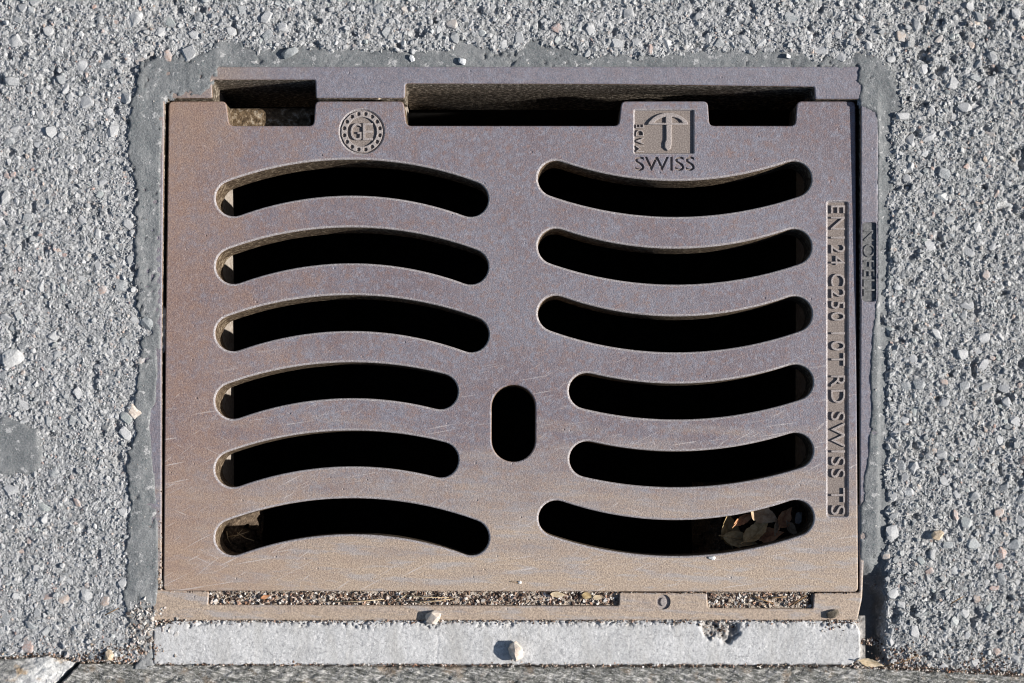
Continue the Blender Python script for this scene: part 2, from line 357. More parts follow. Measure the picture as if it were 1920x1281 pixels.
def capsule(c, w):
    """curved slot of width w round the centre line c"""
    t = np.gradient(c, axis=0); t /= np.linalg.norm(t, axis=1, keepdims=True); nrm = np.stack([-t[:, 1], t[:, 0]], 1)
    h = w / 2; A = c + nrm * h; B = (c - nrm * h)[::-1]; out = list(A)
    a0 = math.atan2(nrm[-1, 1], nrm[-1, 0])
    for k in range(1, 14): a = a0 - math.pi * k / 14; out.append(c[-1] + h * np.array((math.cos(a), math.sin(a))))
    out += list(B)
    a0 = math.atan2(-nrm[0, 1], -nrm[0, 0])
    for k in range(1, 14): a = a0 - math.pi * k / 14; out.append(c[0] + h * np.array((math.cos(a), math.sin(a))))
    return np.array(out)
def circle(cu, cv, r, n=48): return np.array([(cu + r * math.cos(2 * math.pi * k / n), cv + r * math.sin(2 * math.pi * k / n)) for k in range(n)])
def rect(a, b, c, d): return [(a, b), (c, b), (c, d), (a, d)]

# text -----------------------------------------------------------------
def text_mesh(txt, extrude, bevel, off=0.0, fill='BOTH', space=1.0):
    cu = bpy.data.curves.new('txt', 'FONT'); cu.body = txt; cu.size = 1.0; cu.resolution_u = 4; cu.dimensions = '2D'
    cu.fill_mode = fill; cu.extrude = extrude; cu.bevel_depth = bevel; cu.bevel_resolution = 1; cu.offset = off; cu.space_character = space
    o = bpy.data.objects.new('txt', cu); COL.objects.link(o)
    bpy.context.view_layer.update(); dg = bpy.context.evaluated_depsgraph_get()
    me = bpy.data.meshes.new_from_object(o.evaluated_get(dg)); bpy.data.objects.remove(o); bpy.data.curves.remove(cu); return me
def place_text(me, u0, v0, u1, v1, rot):
    """fit a text mesh in a plan rectangle; rot 0 upright, -90 reads downwards, 90 reads upwards. Returns local frame"""
    n = len(me.vertices); co = np.empty(n * 3, np.float32); me.vertices.foreach_get('co', co); co = co.reshape(-1, 3)
    lo = co[:, :2].min(0); hi = co[:, :2].max(0); s = (co[:, :2] - lo) / (hi - lo)          # 0..1
    if rot == 0: U = u0 + s[:, 0] * (u1 - u0); V = v1 - s[:, 1] * (v1 - v0)
    elif rot == -90: V = v0 + s[:, 0] * (v1 - v0); U = u0 + s[:, 1] * (u1 - u0)
    else: V = v1 - s[:, 0] * (v1 - v0); U = u1 - s[:, 1] * (u1 - u0)
    x, y = P(U, V); return x, y, co
def inside(p, L):
    x, y = L[:, 0], L[:, 1]; x2, y2 = np.roll(x, -1), np.roll(y, -1); c = ((y > p[1]) != (y2 > p[1])) & (p[0] < (x2 - x) * (p[1] - y) / (y2 - y + 1e-15) + x); return bool(np.sum(c) % 2)
def raised_text(txt, u0, v0, u1, v1, rot, z0, hgt, mat, parent, at, off=0.028, bev=0.22 * MM):
    Ls = text_loops(txt, u0, v0, u1, v1, rot, off, 1.12 if len(txt) > 1 else 1.0); k = Cast(lambda xy: np.full(len(xy), z0 + hgt))
    host = [next((b for b, q in enumerate(Ls) if b != a and inside(L[0], q)), None) for a, L in enumerate(Ls)]
    for a, L in enumerate(Ls):
        if host[a] is not None: continue
        k.edge(L, bev, hgt, True, 0, 0, 0, seg=2)
        for b, q in enumerate(Ls):
            if host[b] == a: k.edge(q, bev, hgt, False, 0, 0, 0, seg=2)
        k.cap()
    o = k.build('lettering', [mat], parent, at, 50); o['label'] = 'raised letters reading ' + txt; return o
def text_loops(txt, u0, v0, u1, v1, rot=0, off=0.045, space=1.0):
    me = text_mesh(txt, 0.0, 0.0, off, 'NONE', space); x, y, co = place_text(me, u0, v0, u1, v1, rot)
    nb = {}
    for e in me.edges:
        a, b = e.vertices; nb.setdefault(a, []).append(b); nb.setdefault(b, []).append(a)
    seen = set(); loops = []
    for s0 in nb:
        if s0 in seen: continue
        L = [s0]; seen.add(s0); cur = s0
        while True:
            nx = [q for q in nb[cur] if q not in seen]
            if not nx: break
            cur = nx[0]; seen.add(cur); L.append(cur)
        p = np.stack([x[L], y[L]], 1); keep = [0]
        for i in range(1, len(p)):
            if np.linalg.norm(p[i] - p[keep[-1]]) > 2e-5: keep.append(i)
        p = p[keep]
        if np.linalg.norm(p[0] - p[-1]) < 2e-5: p = p[:-1]
        if len(p) > 3: loops.append(p)
    bpy.data.meshes.remove(me); return loops

# ------------------------------------------------------------ the shaft under the grate
def box_np(V, Fc, x0, x1, y0, y1, z0, z1, skip=()):
    i = len(V); V += [(x, y, z) for z in (z0, z1) for (x, y) in ((x0, y0), (x1, y0), (x1, y1), (x0, y1))]
    fs = {'b': (3, 2, 1, 0), 't': (4, 5, 6, 7), 's': (0, 1, 5, 4), 'e': (1, 2, 6, 5), 'n': (2, 3, 7, 6), 'w': (3, 0, 4, 7)}
    for k, f in fs.items():
        if k not in skip: Fc.append(tuple(i + q for q in f))
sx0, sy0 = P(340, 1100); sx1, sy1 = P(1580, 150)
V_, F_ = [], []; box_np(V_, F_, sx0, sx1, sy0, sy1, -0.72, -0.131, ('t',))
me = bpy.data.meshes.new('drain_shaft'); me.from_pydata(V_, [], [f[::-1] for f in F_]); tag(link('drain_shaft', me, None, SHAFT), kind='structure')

# ------------------------------------------------------------ the cast iron frame
def ftop_v(v): return (5.4 - 6.2 * (np.asarray(v, float) - 150) / 1000.0)          # mm: the frame stands proud at the top, flush at the kerb
_y0 = float(P(960, 127)[1]); _y1 = float(P(960, 1165)[1])
def ftop_xy(xy): xy = np.asarray(xy); return (float(ftop_v(127)) + float(ftop_v(1165) - ftop_v(127)) * (xy[:, 1] - _y0) / (_y1 - _y0)) * MM
FC = W(960, 640, 0.0)
frame = thing('drain_surround', FC, 'cast iron frame set in grey mortar round the slotted grate', 'drain frame')
opening = [(303, 1106), (304, 640), (310, 186), (400, 186), (399, 152), (592, 152), (593, 186), (760, 186), (761, 159), (1140, 160), (1525, 165), (1526, 188), (1612, 188), (1612, 640), (1611, 1111),
           (1526, 1112), (1524, 1141), (1328, 1140), (1326, 1112), (1161, 1111), (1160, 1136), (390, 1134), (392, 1109)]
outline = [(268, 1164), (268, 127), (1645, 127), (1645, 1030), (1620, 1050), (1617, 1122), (1608, 1164)]
c = Cast(ftop_xy)
c.edge(loop(fillet(outline, 6)), 1.2 * MM, 46 * MM, True, 0, 0, 2)
c.edge(loop(fillet(opening, 4)), 1.2 * MM, 46 * MM, False, 0, 1, 2)
c.edge(loop(fillet(rect(1615, 418, 1643, 566), 8)), 0.5 * MM, 2.0 * MM, False, 0, 0, 0, floor=3)
zero = np.array([(1244 + 13 * math.cos(a) * (1 if abs(math.cos(a)) < .8 else 1), 1129 + 14 * math.sin(a)) for a in np.linspace(0, 2 * math.pi, 28, endpoint=False)])
c.edge(loop(zero), 0.3 * MM, 1.6 * MM, False, 0, 0, 0, floor=4)
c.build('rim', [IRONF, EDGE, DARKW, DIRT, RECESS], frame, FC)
def wedge_ring(name, outer, inner, z0, z1, mats, parent, at):
    k = Cast(lambda xy: np.full(len(xy), z1)); k.edge(loop(outer), 0.6 * MM, z1 - z0, True, 0, 0, 0); k.edge(loop(inner), 0.8 * MM, z1 - z0, False, 0, 0, 1); return k.build(name, mats, parent, at)
def rounded_bar(name, u0, u1, v0, v1, z0, z1, mat, parent, at, r=6):
    k = Cast(lambda xy: np.full(len(xy), z1)); k.edge(loop(fillet(rect(u0, v0, u1, v1), 3)), r * MM, z1 - z0, True, 0, 0, 0, seg=5); return k.build(name, [mat], parent, at, 80)
seat_in = [(400, 1085), (400, 240), (396, 205), (396, 147), (598, 147), (598, 196), (752, 196), (752, 152), (1140, 153), (1532, 157), (1532, 230), (1530, 1085)]
wedge_ring('seat_ledge', rect(266, 130, 1643, 1162), seat_in, -130 * MM, -44.4 * MM, [PALEW, PALEW], frame, FC)
for a_, b_, v_ in ((394, 600, 151.5), (755, 1530, 157.5)): rounded_bar('back_wall', a_, b_, 138, v_, -128 * MM, -41.0 * MM, DARKW, frame, FC, 0.5)
rounded_bar('hinge_lug', 402, 592, 192, 252, -60 * MM, -24 * MM, BROWN, frame, FC)
# inner rim of the zero
k = Cast(lambda xy: ftop_xy(xy) - 0.3 * MM); k.edge(loop(np.array([(1244 + 6 * math.cos(a), 1129 + 8 * math.sin(a)) for a in np.linspace(0, 2 * math.pi, 20, endpoint=False)])), 0.4 * MM, 1.4 * MM, True, 0, 0, 0)
o = k.build('lettering', [RECESS], frame, FC); o['label'] = 'worn zero cast in the bottom bar'
zf = float(ftop_v(490)) * MM
o = raised_text('NOFELL', 1618, 432, 1640, 556, -90, zf - 2.05 * MM, 1.0 * MM, DIRT, frame, FC)

# ------------------------------------------------------------ the grate
GC = W(960, 650, 0.0)
grate = thing('drain_grate', GC, 'rusty cast iron drain grate with two rows of curved slots', 'drain grate')
gout = [(306, 1108), (310, 640), (316, 190), (424, 190), (430, 236), (588, 236), (591, 190), (757, 190), (762, 236), (1160, 236), (1165, 190), (1327, 190), (1330, 236), (1491, 236), (1494, 190), (1604, 190), (1606, 640), (1609, 1110)]
g = Cast()
TH = 44 * MM
g.edge(loop(fillet(gout, 9)), 1.0 * MM, TH, True, 0, 1, 2)
slots = [((438, 372), (660, 333), (882, 373)), ((438, 499), (660, 460), (882, 500)), ((437, 625), (660, 587), (883, 627)), ((437, 752), (660, 713), (825, 734)), ((437, 880), (660, 841), (826, 862)), ((437, 1008), (660, 968), (883, 1008)),
         ((1042, 335), (1265, 373), (1488, 336)), ((1042, 462), (1265, 500), (1488, 463)), ((1042, 588), (1265, 627), (1489, 589)), ((1100, 733), (1265, 753), (1491, 717)), ((1101, 861), (1265, 880), (1491, 845)), ((1043, 972), (1265, 1009), (1492, 971))]
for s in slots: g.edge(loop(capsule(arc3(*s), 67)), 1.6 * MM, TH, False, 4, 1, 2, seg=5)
stad = [(962.5 + 41 * math.cos(a), 763 + 41 * math.sin(a)) for a in np.linspace(math.pi, 2 * math.pi, 18)] + [(962.5 + 41 * math.cos(a), 825 + 41 * math.sin(a)) for a in np.linspace(0, math.pi, 18)]
g.edge(loop(stad), 1.2 * MM, TH, False, 0, 1, 2)
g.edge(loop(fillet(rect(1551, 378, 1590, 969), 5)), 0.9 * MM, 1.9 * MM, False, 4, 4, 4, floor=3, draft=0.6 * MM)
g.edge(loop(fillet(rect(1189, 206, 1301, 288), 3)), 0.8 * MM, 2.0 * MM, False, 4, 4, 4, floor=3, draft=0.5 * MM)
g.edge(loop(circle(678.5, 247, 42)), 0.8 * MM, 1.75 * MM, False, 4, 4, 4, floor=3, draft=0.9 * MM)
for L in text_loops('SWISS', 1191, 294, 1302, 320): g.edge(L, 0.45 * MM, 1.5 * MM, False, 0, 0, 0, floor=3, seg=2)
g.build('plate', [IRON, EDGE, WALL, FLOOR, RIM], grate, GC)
for txt, a, b in (('EN124', 385, 497), ('C250', 513, 602), ('10T', 623, 686), ('RD', 704, 756), ('SWISS', 772, 896), ('TS', 915, 966)):
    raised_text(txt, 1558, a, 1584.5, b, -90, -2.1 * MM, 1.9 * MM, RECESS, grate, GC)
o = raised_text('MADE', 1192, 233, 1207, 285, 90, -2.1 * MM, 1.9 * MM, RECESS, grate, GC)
# umbrella emblem (raised in its square)
def relief(name, loops_, z0, h, b, mat, parent, at, label=None, first_outer=True):
    k = Cast(lambda xy: np.full(len(xy), z0 + h))
    for i, L in enumerate(loops_): k.edge(loop(L), b, h, i == 0, 0, 0, 0)
    o = k.build(name, [mat], parent, at, 50)
    if label: o['label'] = label
    return o
can = [(1214, 234)] + [tuple(q) for q in arc3((1216, 229), (1253, 211), (1290, 229), 16)] + [(1290, 234)]
hole1 = [(1227, 230)] + [tuple(q) for q in arc3((1231, 226), (1240, 221), (1248, 219), 5)] + [(1248, 230)]
hole2 = [(1260, 230), (1260, 219)] + [tuple(q) for q in arc3((1264, 220), (1271, 222), (1277, 226), 5)] + [(1280, 230)]
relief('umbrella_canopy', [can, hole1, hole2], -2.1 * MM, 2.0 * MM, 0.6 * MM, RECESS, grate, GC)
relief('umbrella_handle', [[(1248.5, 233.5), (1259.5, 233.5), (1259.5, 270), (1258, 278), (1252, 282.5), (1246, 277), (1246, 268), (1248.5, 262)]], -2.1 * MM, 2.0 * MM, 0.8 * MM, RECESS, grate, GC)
# gear emblem with two letters
gear = [circle(678.5, 247, 39.0, 48), circle(678.5, 247, 27.5, 36)] + [circle(678.5 + 34 * math.cos(2 * math.pi * (i + 0.5) / 16), 247 + 34 * math.sin(2 * math.pi * (i + 0.5) / 16), 3.6, 10) for i in range(16)]
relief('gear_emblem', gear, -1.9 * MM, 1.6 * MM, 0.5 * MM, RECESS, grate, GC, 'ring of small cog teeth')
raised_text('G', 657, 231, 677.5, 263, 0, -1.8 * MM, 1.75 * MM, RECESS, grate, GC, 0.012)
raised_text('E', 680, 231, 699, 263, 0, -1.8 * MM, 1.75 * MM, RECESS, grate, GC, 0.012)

# ------------------------------------------------------------ mortar collar, asphalt, concrete, kerb
EDGEPOLY = [(268, 118), (330, 110), (400, 98), (420, 82), (455, 86), (480, 100), (545, 90), (600, 96), (690, 96), (750, 101), (840, 96), (862, 78), (885, 86), (920, 96), (960, 100), (1000, 78), (1050, 92), (1110, 110), (1160, 102), (1200, 112), (1250, 106), (1330, 100), (1400, 103),
            (1480, 98), (1530, 116), (1600, 110), (1650, 116), (1668, 140), (1674, 170), (1688, 198), (1674, 222), (1668, 290), (1670, 330), (1666, 420), (1670, 470), (1663, 560), (1668, 640), (1662, 740), (1666, 820), (1662, 900), (1668, 1000), (1662, 1090), (1656, 1180), (1652, 1260),
            (255, 1262), (270, 1225), (252, 1190), (236, 1150), (238, 1110), (243, 1010), (246, 900), (244, 860), (258, 800), (256, 760), (264, 700), (266, 645), (290, 628), (288, 606), (264, 590), (262, 560), (260, 480), (258, 440), (259, 360), (244, 280), (244, 220), (256, 190), (262, 140)]
def edge_sd(U, V):
    s = poly_sd(EDGEPOLY, U, V); return s + 16 * (NZ[0].f(U / 16, V / 16, 3) - 0.5) + 9 * (NZ[1].v(U / 5, V / 5) - 0.5)
def kerb_line(u): return np.interp(u, [-200, 0, 90, 150, 300, 900, 1600, 1920, 2200], [1236, 1233, 1229, 1240, 1244, 1248, 1249, 1266, 1280])
def channel(U, V): return 24.0 * sstep((V - 1030 + 30 * (NZ[6].f(U / 25, V / 25, 2) - 0.5)) / 110) * sstep((U - 1604) / 6) * sstep((1666 - U + 14 * (NZ[0].f(U / 14, V / 14, 3) - 0.5)) / 26)
def asph_z(U, V, s=None):
    if s is None: s = edge_sd(U, V)
    lowf = NZ[2].f(U / 130, V / 130, 3) - 0.5
    rough = 0.66 + 0.35 * sstep((U - 1500) / 200) + 0.25 * sstep((260 - V) / 160) - 0.25 * sstep((V - 850) / 250) * (U < 900)
    z = 0.9 + 0.9 * ftop_v(np.clip(V, 60, 1165)) - 1.6 * sstep((U - 1640) / 30) + 1.6 * lowf + rough * (2.6 * (NZ[3].f(U / 12, V / 12, 2) - 0.5) + 1.8 * (NZ[4].f(U / 5, V / 5, 2) - 0.5) )
    pit = sstep((0.30 - NZ[5].f(U / 22, V / 22, 2)) / 0.16); z = z - 3.4 * pit * rough
    z = z - 4.5 * sstep((2 - s) / 12.0)
    z = z - 0.6 * sstep((600 - U) / 300)
    z = z - 3.0 * sstep((V - 1212) / 30) * (U > 1640)
    z = z - 14 * sstep((V - kerb_line(U) + 2) / 8) - channel(U, V) * (U < 1675)
    return z
def kerb_line(u): return np.interp(u, [-200, 0, 90, 150, 300, 900, 1600, 1920, 2200], [1236, 1233, 1229, 1240, 1244, 1248, 1249, 1266, 1280])
me = sheet('asphalt', -110, 2030, -110, 1300, 3, lambda U, V: asph_z(U, V), lambda U, V: (poly_sd(EDGEPOLY, U, V) > -34) & (V < kerb_line(U) + 30))
asphalt = tag(link('asphalt', me, None, ASPH), kind='structure')
# the road beyond the picture's edge
V_, F_ = [], []
for (a, b, c1, d) in ((-2.2, -0.41, -2.2, 2.2), (0.41, 2.2, -2.2, 2.2), (-0.41, 0.41, 0.29, 2.2)):
    i = len(V_); V_ += [(a, c1, -0.0005), (b, c1, -0.0005), (b, d, -0.0005), (a, d, -0.0005)]; F_.append((i, i + 1, i + 2, i + 3))
me = bpy.data.meshes.new('road'); me.from_pydata(V_, [], F_); tag(link('road', me, None, ASPH), kind='structure')

FILM = [(301, 660), (302, 450), (303, 300), (308, 184), (330, 180), (386, 178), (397, 158), (412, 127), (1604, 127), (1609, 150), (1611, 184), (1613, 200), (1640, 214), (1645, 240), (1645, 560), (1641, 575), (1634, 640), (1631, 700), (1634, 760), (1629, 830), (1626, 870), (1618, 905), (1620, 938), (1613, 950),
        (1613, 1115), (1609, 1166), (1606, 1290), (288, 1290), (284, 1190), (290, 1150), (296, 1100), (296, 1000), (290, 900), (286, 860), (281, 800), (284, 770), (292, 758), (296, 700), (294, 650)]
def film_sd(U, V): return poly_sd(FILM, U, V) + (3.0 + 16 * sstep((215 - V) / 40) * np.maximum(sstep((440 - U) / 30), sstep((U - 1500) / 30)) - 2.2 * (V < 140)) * (NZ[6].f(U / 11, V / 11, 3) - 0.5)
def mortar_z(U, V):
    s = film_sd(U, V)
    h = np.where(V < 127, -0.5 + 1.1 * np.maximum(sstep((450 - U) / 45), sstep((U - 1596) / 14)), 0.75) 
    h = h - 2.4 * sstep((U - 1643) / 10) * sstep((V - 150) / 60) - 1.0 * sstep((U - 1652) / 14) * sstep((V - 150) / 60)
    h = h + 0.9 * sstep((285 - U) / 25)
    h = h - 1.4 * sstep((240 - V) / 30) * sstep((1600 - U) / 1) * 0
    # lost lettering: small pits along the left bar
    for v, du in ((447, 0), (470, -1), (487, -2), (506, 0), (527, -1), (548, 1), (566, 0), (581, -3), (604, -1)):
        h = h - 1.6 * np.exp(-(((U - 299 - du) / 3.2) ** 2 + ((V - v) / 5.5) ** 2))
    h = h - channel(U, V)
    h = h + 0.9 * (NZ[2].f(U / 45, V / 45, 3) - 0.5) + 0.9 * (NZ[3].f(U / 7, V / 7, 3) - 0.5)
    h = h - 1.6 * sstep((0.24 - NZ[5].v(U / 7, V / 7)) / 0.1) * sstep((0.45 - NZ[4].f(U / 40, V / 40, 2)) / 0.1)
    h = h - 2.2 * sstep((1.5 - s) / 4)
    h = h - 6.0 * sstep((edge_sd(U, V) - 1) / 9)
    return ftop_v(V) + h
me = sheet('mortar_collar', 205, 1725, 40, 1256, 3, mortar_z, lambda U, V: (film_sd(U, V) > -2) & (poly_sd(EDGEPOLY, U, V) < 45), True)
mortar = tag(link('mortar_collar', me, None, MORTAR), 'smooth grey mortar band between the iron frame and the asphalt', 'mortar band')
# smear of the same mortar on the asphalt at the far left
def smear_z(U, V):
    r = np.hypot((U - 22) / 75, (V - 838) / 58) + 0.55 * (NZ[6].f(U / 30, V / 30, 3) - 0.5)
    return 2.9 + 0.8 * (NZ[2].f(U / 20, V / 20, 3) - 0.5) - 7 * sstep((r - 0.72) / 0.5)
me = sheet('mortar_smear', -70, 120, 760, 920, 3, smear_z, lambda U, V: np.hypot((U - 22) / 75, (V - 838) / 58) < 1.3, True)
tag(link('mortar_smear', me, None, MORTAR), 'dark grey mortar smear flattened on the asphalt at far left', 'mortar smear')

def slab_z(U, V):
    w = 5 * (NZ[0].f(U / 14, V / 14, 3) - 0.5)
    top = 1163 + 14 * sstep((330 - U) / 45); right = 1614 - 9 * sstep((1190 - V) / 25) - 14 * sstep((V - 1232) / 14)
    d = np.minimum(np.minimum(V - top, 1247 - V), np.minimum(U - 286, right - U)) + w
    z = -0.7 + 0.5 * (NZ[2].f(U / 60, V / 60, 3) - 0.5) + 0.35 * (NZ[3].f(U / 6, V / 6, 3) - 0.5)
    z = z - 9 * sstep((3 - d) / 9)
    r = np.minimum(np.hypot((U - 1332) / 22, (V - 1180) / 30 + 0.25), np.hypot((U - 1362) / 26, (V - 1184) / 22)) + 0.8 * (NZ[4].f(U / 9, V / 9, 3) - 0.5)
    z = z - 4.2 * sstep((1.05 - r) / 0.5) * (0.45 + 1.1 * NZ[5].f(U / 6, V / 6, 2))
    z = z - 0.35 * np.exp(-((U - 821 - 5 * (NZ[1].f(V / 12, V * 0, 2) - 0.5)) / 1.1) ** 2) * sstep((V - 1168) / 8)
    z = z + 0.25 * (NZ[5].v(U / 2.6, V / 2.6) - 0.5)
    z = z - 1.8 * sstep((0.50 - NZ[7].f(U / 6, V / 6, 4, 0.7)) / 0.16) * sstep((1178 - V + 26 * (NZ[6].f(U / 30, V / 30, 3) - .5)) / 12)
    return z
me = sheet('concrete_strip', 276, 1626, 1156, 1254, 2, slab_z, None, True)
tag(link('concrete_strip', me, None, SLAB), 'pale concrete strip with a chipped hollow between frame and kerb', 'concrete strip')

def kerb_z(U, V, seed):
    q = NZ[seed]; a = rad(-16); X = U * math.cos(a) + V * math.sin(a); Y = -U * math.sin(a) + V * math.cos(a)
    return -1.6 + 3.0 * (q.f(U / 90, V / 60, 3) - 0.5) + 3.0 * (q.f(X / 26, Y / 8, 3) - 0.5) + 1.2 * (q.f(X / 8, Y / 4, 2) - 0.5)
def joint(V): return 148 - 0.95 * (V - 1240)
def kerb(name, left):
    def zf(U, V):
        d = (V - kerb_line(U)) + 6 * (NZ[0].f(U / 20, V / 20, 2) - 0.5)
        e = (joint(V) - U if left else U - joint(V)) - 2.5 + 5 * (NZ[1].f(U / 12, V / 12, 2) - 0.5)
        z = kerb_z(U, V, 6 if left else 7) - 14 * sstep((5 - np.minimum(d, e)) / 9)
        if left: z = z + 1.0 - 3.0 * sstep((46 - e) / 40) + 2.0 * (NZ[3].f(U / 9, V / 9, 2) - .5) * sstep((46 - e) / 20)
        return z
    return sheet('kerb_stone', -150 if left else 20, 165 if left else 2060, 1222, 1420, 3, zf, lambda U, V: ((joint(V) - U if left else U - joint(V)) > -6) & (V > kerb_line(U) - 5))
o = link('kerb_stone', kerb('kerb_stone', False), None, KERB); tag(o, 'long grey streaky kerb stone along the bottom below the concrete strip', 'kerb stone', 'kerb stones')
def kerb2():
    m = M('gneiss_chipped', 0.8, 0.3)
    s1 = m.noise(1.0, 6, 0.7, m.mapped((90, 380, 200), rad(8)), dist=0.4)
    c = m.ramp(s1, [(0.30, (0.10, 0.10, 0.095)), (0.46, (0.20, 0.20, 0.19)), (0.58, (0.31, 0.30, 0.285)), (0.68, (0.5, 0.49, 0.47))])
    x, y, z = m.sep(); dd = m.math('ADD', m.math('ADD', x, m.math('MULTIPLY', y, -0.95)), m.math('MULTIPLY', m.noise(70, 4), 0.02))
    c = m.mix(m.rng(dd, -0.128, -0.112, 0, 0.9), c, m.ramp(m.noise(200, 5, 0.7), [(0.32, (0.33, 0.33, 0.33)), (0.5, (0.50, 0.50, 0.49)), (0.66, (0.72, 0.71, 0.69))]))
    c = m.mix(m.rng(m.noise(55, 4, 0.6), 0.57, 0.66, 0, 0.8), c, (0.36, 0.25, 0.14))
    m.color(c); m.bump(m.math('ADD', s1, m.noise(700, 3, 0.7)), 0.0012, 1.0); return m.m
o = link('kerb_stone', kerb('kerb_stone', True), None, kerb2()); tag(o, 'kerb stone in the bottom left corner with a pale chipped end', 'kerb stone', 'kerb stones')

# ------------------------------------------------------------ stones
def rock_template(n, seed, flat=0.75, power=1.0):
    r = np.random.default_rng(seed); p = r.normal(size=(n, 3)); p /= np.linalg.norm(p, axis=1, keepdims=True); p = np.sign(p) * np.abs(p) ** power
    p *= (0.8 + 0.35 * r.random((n, 1))); p *= np.array([1.0, 0.62 + 0.3 * r.random(), flat * (0.75 + 0.4 * r.random())])
    bm = bmesh.new()
    for q in p: bm.verts.new(q)
    res = bmesh.ops.convex_hull(bm, input=bm.verts)
    dead = [e for e in res['geom_interior'] if isinstance(e, bmesh.types.BMVert)] + [v for v in bm.verts if not v.link_faces]
    bmesh.ops.delete(bm, geom=list(set(dead)), context='VERTS'); bmesh.ops.triangulate(bm, faces=bm.faces)
    bm.verts.index_update(); V = np.array([v.co[:] for v in bm.verts]); Fc = np.array([[v.index for v in f.verts] for f in bm.faces]); bm.free()
    return V, Fc
SMALL = [rock_template(9 + k % 4, 100 + k, 0.8) for k in range(24)]
MED = [rock_template(15 + k % 5, 200 + k, 0.7) for k in range(16)]
def tints(n, rng, stops=STOPS):
    t = rng.random(n); ps = [s[0] for s in stops]; return np.stack([np.interp(t, ps, [s[1][k] for s in stops]) for k in range(3)] + [np.ones(n)], 1)
def rot_small(rng, n, tilt):
    """random rotation: any turn about z, limited tilt"""
    a = rng.random(n) * 2 * np.pi; b = rng.normal(0, tilt, n); c_ = rng.normal(0, tilt, n)
    ca, sa, cb, sb, cc, sc = np.cos(a), np.sin(a), np.cos(b), np.sin(b), np.cos(c_), np.sin(c_)
    Z = np.zeros(n); O = np.ones(n)
    Rz = np.stack([ca, -sa, Z, sa, ca, Z, Z, Z, O], 1).reshape(n, 3, 3); Rx = np.stack([O, Z, Z, Z, cb, -sb, Z, sb, cb], 1).reshape(n, 3, 3); Ry = np.stack([cc, Z, sc, Z, O, Z, -sc, Z, cc], 1).reshape(n, 3, 3)
    return Rz @ Rx @ Ry
def scatter(name, x, y, z, r, rng, templates, cap=None, stops=STOPS, tilt=0.35, mat=STONE_A, parent=None, shade=None):
    """x,y,z,r in metres; stones joined as one mesh with a tint per stone"""
    n = len(x); R = rot_small(rng, n, tilt); T = rng.integers(0, len(templates), n); col = tints(n, rng, stops); col[:, :3] *= 1.0 if shade is None else shade; Vs, Fs, Cs = [], [], []; base = 0
    for k, (tv, tf) in enumerate(templates):
        s = np.where(T == k)[0]
        if not len(s): continue
        v = np.einsum('nij,vj->nvi', R[s], tv) * r[s][:, None, None]
        if cap is not None: v[:, :, 2] = np.minimum(v[:, :, 2], cap * r[s][:, None])
        v = v + np.stack([x[s], y[s], z[s]], 1)[:, None, :]
        Vs.append(v.reshape(-1, 3)); Fs.append((tf[None] + (np.arange(len(s)) * len(tv))[:, None, None] + base).reshape(-1, 3)); Cs.append(np.repeat(col[s], len(tv), 0)); base += len(s) * len(tv)
    me = mesh_np(name, np.concatenate(Vs), np.concatenate(Fs)); a = me.color_attributes.new('tint', 'FLOAT_COLOR', 'POINT'); a.data.foreach_set('color', np.concatenate(Cs).astype(np.float32).ravel())
    return link(name, me, parent, mat)
def in_asph(u, v, r):
    s = poly_sd(EDGEPOLY, u, v) + 10 * (NZ[0].f(u / 16, v / 16, 3) - 0.5); return (s > r * 0.3 - 3) & (v < kerb_line(u) - r * 0.5)
rng = np.random.default_rng(5)
def darts(n, rmin, rmax, power, placed, sep, clear=True):
    """random plan positions that keep apart"""
    out = []; cell = 40; grid = {}
    for (u, v, r) in placed: grid.setdefault((int(u // cell), int(v // cell)), []).append((u, v, r))
    uu = rng.uniform(-70, 1990, n * 3); vv = rng.uniform(-70, 1275, n * 3); rr = rmin + (rmax - rmin) * rng.random(n * 3) ** power
    ok = in_asph(uu, vv, rr); uu, vv, rr = uu[ok], vv[ok], rr[ok]
    for u, v, r in zip(uu, vv, rr):
        if len(out) >= n: break
        ci, cj = int(u // cell), int(v // cell); bad = False
        for i in (-1, 0, 1):
            for j in (-1, 0, 1):
                for (a, b, q) in grid.get((ci + i, cj + j), ()):
                    if (a - u) ** 2 + (b - v) ** 2 < (sep * (q + r)) ** 2: bad = True; break
                if bad: break
            if bad: break
        if bad: continue
        out.append((u, v, r)); grid.setdefault((ci, cj), []).append((u, v, r))
    return out
big = darts(800, 6.5, 14, 2.2, [], 0.95)
med = darts(12000, 3.4, 7.6, 1.6, big, 0.76)
fine = darts(52000, 1.3, 3.4, 1.2, big + med, 0.6)
big.sort(key=lambda q: -q[2])
inview = [q for q in big if -4 < q[0] < 1924 and -4 < q[1] < 1270]
parts = inview[:300]; pset = set(parts); rest = [q for q in big if q not in pset] + med
